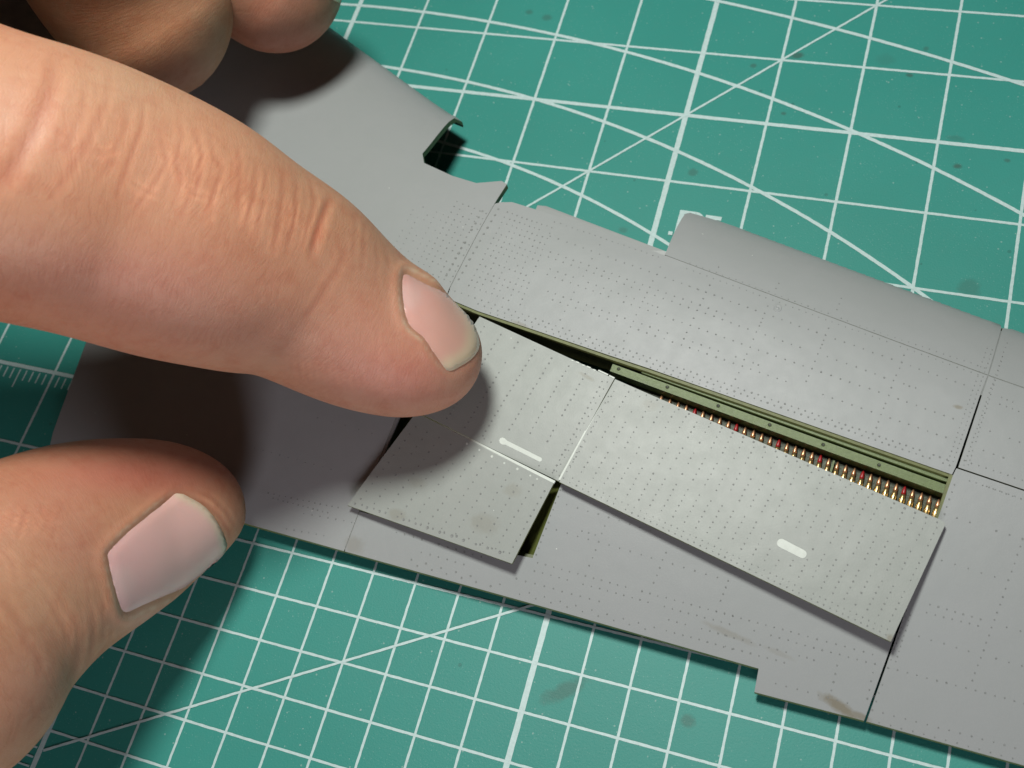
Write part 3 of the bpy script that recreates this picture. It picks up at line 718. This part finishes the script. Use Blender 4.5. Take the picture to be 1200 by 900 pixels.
def catmull(P, n):
    P = np.asarray(P, float); k = len(P)
    ext = np.vstack([2 * P[0] - P[1], P, 2 * P[-1] - P[-2]])
    out = []
    for i in range(k - 1):
        p0, p1, p2, p3 = ext[i:i + 4]
        for t in np.linspace(0, 1, 40, endpoint=False):
            out.append(0.5 * ((2 * p1) + (-p0 + p2) * t + (2 * p0 - 5 * p1 + 4 * p2 - p3) * t * t + (-p0 + 3 * p1 - 3 * p2 + p3) * t ** 3))
    out.append(P[-1]); out = np.array(out)
    d = np.r_[0, np.cumsum(np.linalg.norm(np.diff(out[:, :3], axis=0), axis=1))]
    s = np.linspace(0, d[-1], n)
    return np.stack([np.interp(s, d, out[:, j]) for j in range(out.shape[1])], 1), s

def loft(stations, dorsal, nlen, ncirc, capR, flat=0.90, wide=1.0, capn=2.3, sm=1.6):
    """stations: (x,y,z,r) from base to tip. returns vertex grid and frames"""
    S, s = catmull(stations, nlen); C = S[:, :3]; r = S[:, 3]
    L = s[-1]; t = L - s
    # denser near the tip
    ss = L * (1 - (1 - np.linspace(0, 1, nlen)) ** 1.25)
    C = np.stack([np.interp(ss, s, C[:, j]) for j in range(3)], 1); r = np.interp(ss, s, r); t = L - ss
    ds = L / nlen; ker = np.exp(-(np.arange(-60, 61) * ds / sm) ** 2 / 2); ker /= ker.sum()
    def sf(a): return np.convolve(np.r_[2 * a[0] - a[60:0:-1], a, 2 * a[-1] - a[-2:-62:-1]], ker, 'valid')
    C = np.stack([sf(C[:, j]) for j in range(3)], 1); r = sf(r)
    cap = np.where(t < capR, (1 - np.clip(1 - t / capR, 0, 1) ** capn) ** (1 / 2.1), 1.0)
    Cs = C.copy()
    for _ in range(60): Cs[1:-1] = (Cs[:-2] + 2 * Cs[1:-1] + Cs[2:]) / 4
    Tn = np.gradient(Cs, axis=0); Tn /= np.linalg.norm(Tn, axis=1)[:, None]
    D = np.asarray(dorsal, float); D = D - Tn * (Tn @ D)[:, None]; D /= np.linalg.norm(D, axis=1)[:, None]
    Bn = np.cross(Tn, D)
    th = np.linspace(0, 2 * math.pi, ncirc, endpoint=False)
    ca, sa = np.cos(th), np.sin(th)
    h = np.where(sa > 0, flat, 1.0)
    rr = (r * cap)[:, None]
    V = C[:, None, :] + rr[:, :, None] * (wide * ca[None, :, None] * Bn[:, None, :] + (h * sa)[None, :, None] * D[:, None, :])
    return V, C, t
def grid_faces(nl, nc, base=0):
    F = []
    for i in range(nl - 1):
        for j in range(nc):
            a = base + i * nc + j; b = base + i * nc + (j + 1) % nc
            F.append((a, b, b + nc, a + nc))
    F.append(tuple(base + (nl - 1) * nc + j for j in range(nc)))
    F.append(tuple(base + j for j in range(nc - 1, -1, -1)))
    return F
def normals(V):
    a = np.roll(V, -1, 1) - np.roll(V, 1, 1); b = np.gradient(V, axis=0); n = np.cross(a, b)
    l = np.linalg.norm(n, axis=2)[:, :, None]; return n / np.maximum(l, 1e-9)
def seg_dist(Q, poly):
    best = np.full(len(Q), 1e9); par = np.zeros(len(Q)); tot = len(poly) - 1
    for i, (a, b) in enumerate(zip(poly[:-1], poly[1:])):
        a = np.array(a, float); b = np.array(b, float); d = b - a
        t = np.clip(((Q - a) @ d) / (d @ d), 0, 1); dd = np.linalg.norm(Q - (a + t[:, None] * d), axis=1)
        m_ = dd < best; best[m_] = dd[m_]; par[m_] = (i + t[m_]) / tot
    return best, par
def inside(Q, poly):
    ins = np.zeros(len(Q), bool); n = len(poly)
    for i in range(n):
        a, b = poly[i], poly[(i + 1) % n]
        c = ((a[1] > Q[:, 1]) != (b[1] > Q[:, 1]))
        with np.errstate(divide='ignore', invalid='ignore'):
            xi = (b[0] - a[0]) * (Q[:, 1] - a[1]) / (b[1] - a[1]) + a[0]
        ins ^= c & (Q[:, 0] < xi)
    return ins
def fade(par): return np.clip(np.minimum(par, 1 - par) * 5, 0, 1)
def dense(poly, step=6):
    """smooth closed polyline"""
    P = np.array(poly, float); n = len(P); out = []
    for i in range(n):
        p0, p1, p2, p3 = P[i - 1], P[i], P[(i + 1) % n], P[(i + 2) % n]; k = max(2, int(np.linalg.norm(p2 - p1) / step))
        for t in np.arange(k) / k:
            out.append(0.5 * ((2 * p1) + (-p0 + p2) * t + (2 * p0 - 5 * p1 + 4 * p2 - p3) * t * t + (-p0 + 3 * p1 - 3 * p2 + p3) * t ** 3))
    return [tuple(p) for p in out]

BACK = -ROT[2]; UPI = -ROT[1]; RGT = ROT[0]
HV, HF, HT, HG = [], [], [], []
SKF = 0.81
SKIN0 = np.array([0.61, 0.310, 0.190]) * SKF
def add_part(V, tone):
    nl_, nc_ = V.shape[:2]; sl = np.r_[0, np.cumsum(np.linalg.norm(np.diff(V.mean(1), axis=0), axis=1))]
    rr_ = np.linalg.norm(V - V.mean(1)[:, None], axis=2).mean(1); an = np.abs(np.linspace(-math.pi, math.pi, nc_))
    g_ = np.zeros((nl_, nc_, 3)); g_[:, :, 0] = sl[:, None] * MM; g_[:, :, 1] = an[None] * 8 * MM; g_[:, :, 2] = len(HV) * 3.7
    HG.append(g_.reshape(-1, 3))
    base = sum(len(v) for v in HV); nl, nc = V.shape[:2]
    HV.append(V.reshape(-1, 3)); HF.extend(grid_faces(nl, nc, base)); HT.append(tone.reshape(-1, 3))
def finger(stations, dorsal, nlen, ncirc, capR, creases=(), nail=None, blobs=(), **kw):
    V, C, t = loft(stations, dorsal, nlen, ncirc, capR, **kw)
    Nn = normals(V)
    ctr = V - C[:, None, :]
    if (Nn * ctr).sum() < 0: Nn = -Nn
    Vf = V.reshape(-1, 3); Nf = Nn.reshape(-1, 3)
    Q = project(Vf); X = (Vf - CAM) @ ROT.T; sc = FOC / X[:, 2]
    view = CAM - Vf; view /= np.linalg.norm(view, axis=1)[:, None]
    front = np.clip((Nf * view).sum(1) * 4, 0, 1)
    disp = np.zeros(len(Vf)); red = np.zeros(len(Vf)); pale = np.zeros(len(Vf))
    tone = np.tile(SKIN0, (len(Vf), 1))
    for (pl, dep, wid) in creases:
        d, par = seg_dist(Q, pl); d = d / sc
        g = np.exp(-(d / wid) ** 2) * fade(par); g2_ = np.exp(-((d - 1.9 * wid) / (1.1 * wid)) ** 2) * fade(par)
        dep = dep * (0.11 if dep < .3 else 0.30); wid = wid * .75 if wid < 1 else wid; g = np.exp(-(d / wid) ** 2) * fade(par)
        disp -= dep * g * front; disp += 0.18 * dep * g2_ * front
        tone *= (1 - (0.36 * min(1, dep / .04) if wid < 1 else .06) * g * front)[:, None] ** np.array([0.35, 1.0, 1.1])
        if wid < 1: tone *= 1 + (0.13 * np.exp(-((d - 2.0 * wid) / wid) ** 2) * fade(par) * front)[:, None]
    for (x, y, rx, ry, col, st) in blobs:
        g = np.exp(-(((Q[:, 0] - x) / rx) ** 2 + ((Q[:, 1] - y) / ry) ** 2)) * st
        tone = tone * (1 - g[:, None]) + np.array(col) * SKF * g[:, None]
    out = None
    if nail is not None:
        npoly = dense(nail['poly']); d, par = seg_dist(Q, npoly + [npoly[0]]); d = d / sc; ins = inside(Q, npoly)
        sd = np.where(ins, -d, d)
        df, _ = seg_dist(Q, nail['free']); nf = 1 - np.exp(-(df / sc / 1.6) ** 2)
        disp += front * (-0.15 * 1 / (1 + np.exp((sd + 0.12) / 0.10)) + nail.get('fold', .30) * nf * .7 * np.exp(-((sd - 0.5) / 0.45) ** 2) - 0.05 * (1 - nf))
        rag = 0.5 + 0.5 * np.sin(Q[:, 0] * .31 + 1.3 * np.sin(Q[:, 1] * .23)) * np.sin(Q[:, 1] * .37)
        gp = (np.exp(-((sd - 0.24) / 0.17) ** 2) * front * nf * (0.12 + .5 * rag))[:, None]
        tone = tone * (1 - gp) + np.array([.62, .50, .38]) * gp
    Vn = (Vf + Nf * disp[:, None]).reshape(V.shape)
    add_part(Vn, tone)
    if nail is not None:
        bvh = BVHTree.FromPolygons([Vector(p) for p in Vf], grid_faces(V.shape[0], V.shape[1]))
        pol = npoly; Pn = np.array(pol); x0, y0 = Pn.min(0); x1, y1 = Pn.max(0)
        XX, YY = np.meshgrid(np.arange(x0, x1, 4), np.arange(y0, y1, 4)); G_ = np.stack([XX.ravel(), YY.ravel()], 1)
        dd, _ = seg_dist(G_, pol + [pol[0]]); G_ = G_[inside(G_, pol) & (dd > 2.2)]
        vs = [Vector(p) for p in pol] + [Vector(p) for p in G_]
        r = delaunay_2d_cdt(vs, [], [list(range(len(pol)))], 1, 1e-4)
        pts = []
        W = np.array([(p[0], p[1]) for p in r[0]])
        dd, _ = seg_dist(W, pol + [pol[0]])
        cen = np.array(nail['center'])
        for p in W:
            hit = None; q = p.copy()
            for _ in range(60):
                d_ = Vector(ray(*q)).normalized(); hit = bvh.ray_cast(Vector(CAM), d_)
                if hit[0] is not None: break
                q = q + (cen - q) * 0.05
            n_ = hit[1]; 
            if n_.dot(d_) > 0: n_ = -n_
            pts.append((np.array(hit[0]), np.array(n_)))
        H = np.array([p[0] for p in pts]); NN = np.array([p[1] for p in pts])
        # smooth normals and positions a little
        adj = [set() for _ in W]
        for f in r[2]:
            for i in range(3): adj[f[i]].add(f[(i + 1) % 3]); adj[f[(i + 1) % 3]].add(f[i])
        for _ in range(6):
            NN = np.array([NN[i] + sum(NN[j] for j in adj[i]) for i in range(len(W))]); NN /= np.linalg.norm(NN, axis=1)[:, None]
        X = (H - CAM) @ ROT.T; dmm = dd * X[:, 2] / FOC
        lift = -0.13 + 0.24 * (1 - np.exp(-(dmm / 0.55) ** 2))
        fe, _ = seg_dist(W, nail['free']); fmm = fe * X[:, 2] / FOC
        lift = np.maximum(lift, 0.15 * np.exp(-(fmm / 0.8) ** 2) + lift)
        top = H + NN * lift[:, None]; nv = len(W)
        V2 = [tuple(p) for p in top] + [tuple(p) for p in (H + NN * (lift - 0.38)[:, None])]
        F2 = [tuple(f) for f in r[2]] + [tuple(reversed([i + nv for i in f])) for f in r[2]]
        cnt = {(f[i], f[(i + 1) % 3]) for f in r[2] for i in range(3)}
        for (a, b) in cnt:
            if (b, a) not in cnt: F2.append((a + nv, b + nv, b, a))
        cx_, cy_ = nail['grad']; gg = np.clip(((W - cen) @ np.array([cx_, cy_])) / (cx_ * cx_ + cy_ * cy_) * .5 + .5, 0, 1)[:, None]
        col = np.array(nail['col'])[None] * (1 - gg) + np.array(nail['col2'])[None] * gg
        g = np.exp(-(fmm / nail.get('fw', 0.9)) ** 4)[:, None]; col = col * (1 - g * .85) + np.array(nail['tipcol']) * g * .85
        if 'lun' in nail:
            lx, ly, lr, ls = nail['lun']; g = np.exp(-(np.hypot(W[:, 0] - lx, W[:, 1] - ly) / lr) ** 4)[:, None] * ls
            col = col * (1 - g) + np.array([.66, .50, .47]) * g
        out = (V2, F2, np.vstack([col, col]))
    return out

i_st = [(-98, -44, 66, 12.5), (-76, -48, 60, 12)] + [(*P3(x, y, d), hw * d / FOC) for x, y, d, hw in
        [(-60, 185, 96, 170), (48, 216, 98.5, 167), (115, 236, 101.5, 162), (220, 277, 105, 151), (290, 308, 108, 133), (345, 331, 110.5, 119), (388, 361, 112, 107), (432, 387, 113.3, 97), (478, 404, 114.3, 88), (515, 412, 115.2, 79), (563, 408, 116.5, 70)]]
ID = BACK * 0.80 + (UPI * 0.83 + RGT * 0.56) * 0.62
icr = [([(66, 62), (62, 90), (52, 120), (40, 150), (20, 185), (0, 212), (-15, 235)], .55, .75),
       ([(98, 90), (95, 130), (80, 165), (72, 195)], .16, .35), ([(128, 75), (125, 115), (105, 160), (75, 210), (52, 240)], .20, .35),
       ([(150, 120), (145, 150), (128, 190), (108, 222)], .14, .3), ([(168, 110), (165, 150), (150, 190), (130, 245)], .22, .3),
       ([(185, 150), (195, 190), (180, 215), (148, 260)], .14, .28), ([(208, 125), (212, 160), (205, 190), (210, 205), (200, 255)], .16, .28),
       ([(225, 140), (235, 180), (233, 210), (203, 268)], .20, .28), ([(245, 150), (250, 185), (258, 195), (245, 240), (236, 272)], .18, .28),
       ([(278, 165), (280, 210), (276, 258)], .20, .28), ([(300, 190), (297, 225), (283, 280)], .18, .28), ([(312, 190), (308, 240), (295, 290)], .16, .26),
       ([(330, 190), (330, 235), (318, 305)], .20, .3), ([(347, 205), (345, 250), (333, 300)], .18, .28), ([(362, 210), (368, 235), (356, 285)], .18, .28),
       ([(388, 228), (381, 245), (370, 277), (363, 305)], .45, .42), ([(404, 290), (400, 305), (387, 328), (365, 362), (350, 380)], .16, .4),
       ([(416, 250), (415, 275), (412, 305)], .14, .25), ([(426, 262), (426, 290), (422, 325)], .14, .25), ([(440, 280), (442, 305), (438, 335)], .13, .25), ([(452, 296), (456, 315)], .1, .22),
       ([(262, 440), (276, 424), (292, 408), (318, 386), (345, 362)], .55, 1.6), ([(441, 385), (442, 410), (440, 440)], .10, .22),
       ([(110, 175), (122, 180), (140, 172)], .08, .25), ([(150, 210), (165, 222), (190, 230)], .08, .25), ([(215, 215), (228, 228), (248, 232)], .07, .22)]
for k in range(16):                                   # the finest lines of the knuckle and the pad
    x = 215 + 11 * k + random.uniform(-3, 3); y = 150 + 6.2 * k + random.uniform(0, 60)
    icr.append(([(x, y), (x + random.uniform(-4, 4), y + 18), (x - 5 + random.uniform(-3, 3), y + 40)], .07, .2))
for k in range(14):
    x = 350 + 8 * k; y = 418 + random.uniform(-6, 6) + 1.5 * k
    icr.append(([(x, y), (x + 1, y + 14), (x + 4, y + 28)], .06, .25))
inail = dict(grad=(38, 38), col2=(.64, .37, .29), poly=[(470, 326), (473, 318), (482, 320), (497, 328), (515, 336), (533, 344), (547, 354), (557, 366), (562, 381), (563, 396), (560, 411), (551, 422), (538, 430), (527, 435), (519, 430), (507, 415), (494, 396), (481, 386), (474, 372), (470, 348)],
             center=(515, 378), free=[(549, 350), (559, 368), (563, 385), (562, 402), (557, 417), (545, 428), (532, 434)],
             col=(.62, .34, .30), tipcol=(.62, .53, .36), fw=1.5, lun=(478, 348, 16, .35), fold=.26)
n_i = finger(i_st, ID, 330, 260, 8.5, icr, inail,
             [(480, 445, 110, 40, (.62, .24, .19), .65), (430, 400, 60, 70, (.62, .29, .22), .5), (150, 330, 170, 55, (.62, .27, .21), .5), (40, 110, 60, 90, (.66, .34, .23), .4), (190, 90, 120, 40, (.62, .42, .28), .5), (440, 310, 40, 50, (.46, .27, .19), .45), (250, 390, 150, 40, (.58, .28, .22), .35), (540, 450, 30, 20, (.62, .40, .26), .4)],
             flat=.96)
t_st = [(-128, -76, 62, 17), (-96, -90, 52, 15.5)] + [(*P3(x, y, d), hw * d / FOC) for x, y, d, hw in
        [(-150, 795, 96, 166), (-62, 741, 101, 153), (0, 691, 105, 143), (55, 656, 109, 131), (112, 632, 113, 120), (156, 617, 116, 107), (196, 606, 118, 93), (235, 603, 119.5, 82), (262, 606, 120.5, 76), (287, 612, 121, 72)]]
TD = BACK * 0.86 + (-UPI * 0.90 + RGT * 0.35) * 0.50
tcr = [([(80, 705), (86, 725), (93, 747), (90, 775), (84, 800)], .16, .35), ([(105, 705), (109, 730), (108, 752), (102, 785)], .20, .35), ([(48, 690), (62, 712), (74, 735), (80, 760)], .14, .32),
       ([(58, 680), (70, 705), (78, 725)], .10, .3), ([(0, 700), (12, 715), (30, 745)], .16, .5), ([(20, 740), (42, 770), (50, 800)], .14, .4), ([(118, 700), (122, 730), (118, 755)], .12, .3),
       ([(0, 640), (14, 660), (20, 690)], .1, .3), ([(35, 660), (52, 672), (62, 690)], .1, .25), ([(224, 582), (243, 592), (258, 606), (268, 622), (272, 640)], .22, .3), ([(228, 574), (250, 585), (266, 602), (276, 622)], .14, .28)]
for k in range(10):
    x = 4 + 7 * k + random.uniform(-2, 2); y = 590 + random.uniform(-8, 14)
    tcr.append(([(x, y), (x - 3, y + 16), (x - 8, y + 34)], .07, .25))
for k in range(12):
    x = 70 + 5 * k + random.uniform(-4, 4); y = 690 + random.uniform(-10, 40)
    tcr.append(([(x, y), (x + 5, y + 18), (x + 4, y + 40)], .07, .22))
tnail = dict(grad=(60, -28), col2=(.74, .47, .42), poly=[(124, 650), (128, 643), (142, 628), (163, 610), (186, 592), (207, 578), (222, 583), (240, 594), (254, 611), (264, 632), (268, 652), (263, 668), (247, 679), (225, 689), (200, 699), (172, 711), (149, 721), (141, 716), (134, 695), (128, 672)],
             center=(200, 650), free=[(213, 577), (238, 592), (254, 610), (264, 632), (269, 652), (262, 672), (246, 682)],
             col=(.66, .40, .385), tipcol=(.72, .60, .45), fw=.75, lun=(140, 683, 20, .4), fold=.30)
n_t = finger(t_st, TD, 300, 250, 9.5, tcr, tnail,
             [(150, 555, 120, 28, (.50, .15, .11), .75), (60, 590, 70, 40, (.56, .24, .16), .45), (200, 560, 60, 20, (.55, .20, .14), .5), (60, 700, 60, 60, (.58, .36, .23), .5), (40, 800, 60, 60, (.62, .33, .25), .5), (180, 725, 50, 15, (.62, .40, .32), .5), (90, 640, 40, 40, (.60, .30, .22), .5)],
             flat=.92, sm=3.0)
m_st = [(-104, -20, 66, 12), (-80, -14, 74, 11.5), (-63, -7, 71, 11), (-56, -7, 62, 10.5)] + [(*P3(x, y, d), hw * d / FOC) for x, y, d, hw in
        [(100, -140, 114, 120), (128, -62, 121, 114), (165, 0, 126, 107), (200, 55, 129, 98), (236, 100, 131, 88)]]
mcr = [([(262, 15), (272, 30), (284, 38)], .25, .5), ([(258, 50), (270, 60), (285, 66)], .2, .5), ([(150, 30), (175, 22), (200, 24)], .1, .5), ([(190, 78), (215, 70), (240, 74)], .15, .8)]
for k in range(12):
    x = 120 + random.uniform(0, 110); y = random.uniform(5, 60); mcr.append(([(x, y), (x + 12, y - 5), (x + 24, y - 8)], .07, .22))
finger(m_st, BACK * .5 + UPI * .9, 170, 150, 9.5, mcr, None, [(140, 25, 120, 60, (.84, .40, .22), .8), (265, 60, 30, 80, (.60, .40, .26), .5), (205, 90, 40, 22, (.55, .20, .13), .6)], flat=.98)  # lighter blobs put missing light into the shaded middle finger's tone
r_st = [(-106, 4, 62, 11), (-82, 11, 68, 10.4), (-64, 13, 63, 10)] + [(*P3(x, y, d), hw * d / FOC) for x, y, d, hw in
        [(190, -175, 121, 98), (250, -80, 129, 92), (310, -35, 133, 87), (345, -8, 135, 83), (392, 22, 136, 76)]]
rnail = dict(grad=(20, 30), col2=(.7, .5, .36), poly=[(352, -52), (372, -58), (395, -48), (412, -28), (417, -8), (412, 3), (402, 4), (392, 1), (378, -8), (362, -28)], center=(385, -25),
             free=[(416, -14), (413, 3), (400, 4), (388, 0)], col=(.62, .40, .34), tipcol=(.70, .62, .36), fw=.9, fold=.2)
n_r = finger(r_st, BACK * .6 + UPI * .6 + RGT * .5, 170, 150, 8.5, [([(400, 8), (410, 14), (419, 12)], .12, .3)], rnail, [(340, 50, 90, 30, (.74, .26, .19), .7), (330, 10, 60, 40, (.80, .36, .26), .6), (412, 35, 14, 30, (.42, .28, .20), .5)], flat=.95)
p_st = [(-108, 26, 58, 9.5), (-92, 36, 58, 9), (-75, 44, 50, 8.5), (-62, 44, 36, 8), (-57, 42, 19, 7.4), (-55, 39, 7.2, 6.6)]
finger(p_st, (-.6, .5, .6), 90, 90, 7.5, [], None, [], flat=.95)
# palm and wrist, swallowing the roots of the fingers
pal = [(-74, -16, 58, 30), (-98, -14, 62, 39), (-125, -20, 62, 40), (-150, -30, 60, 38), (-175, -40, 58, 31), (-200, -48, 58, 28), (-260, -66, 60, 30)]
Vp, Cp, tp = loft([(x, y, z, r) for x, y, z, r in pal[::-1]], (0, 0, 1), 120, 120, 22, flat=.45, wide=1.0)
Vp[:, :, 2] = Cp[:, None, 2] + (Vp[:, :, 2] - Cp[:, None, 2]) * np.where(Vp[:, :, 2] > Cp[:, None, 2], 1.0, .48)
add_part(Vp, np.tile(SKIN0, (Vp.shape[0] * Vp.shape[1], 1)))
Vw, Cw, tw = loft([(-110, -55, 58, 16), (-92, -62, 56, 17), (-76, -66, 52, 15), (-64, -66, 47, 11)], (0.3, 0.3, 1), 90, 60, 10, flat=.6)
add_part(Vw, np.tile(SKIN0, (Vw.shape[0] * Vw.shape[1], 1)))
def tone_attr(o, T_):
    a = o.data.color_attributes.new('tone', 'FLOAT_COLOR', 'POINT')
    a.data.foreach_set('color', np.hstack([T_, np.ones((len(T_), 1))]).astype(np.float32).ravel())
PERSON = mesh('person', np.vstack(HV), HF, M_SKIN, smooth=True, label='bare left hand pressing index finger on the cover plate, thumb in front of the wing', cat='hand')
tone_attr(PERSON, np.vstack(HT))
PERSON.data.color_attributes.new('grain', 'FLOAT_COLOR', 'POINT').data.foreach_set('color', np.hstack([np.vstack(HG), np.ones((sum(len(h) for h in HG), 1))]).astype(np.float32).ravel())
import bmesh
bm = bmesh.new(); bm.from_mesh(PERSON.data); bmesh.ops.recalc_face_normals(bm, faces=bm.faces); bm.to_mesh(PERSON.data); bm.free()
for nm, q, lb in (('fingernail', n_i, 'short pink index fingernail'), ('fingernail', n_t, 'wide pale thumbnail'), ('fingernail', n_r, 'ring fingernail with yellowish edge')):
    o = mesh(nm, q[0], q[1], M_NAIL, PERSON, smooth=True, label=lb); tone_attr(o, q[2])
    bm = bmesh.new(); bm.from_mesh(o.data); bmesh.ops.recalc_face_normals(bm, faces=bm.faces); bm.to_mesh(o.data); bm.free()
print('scene built', len(bpy.data.objects))
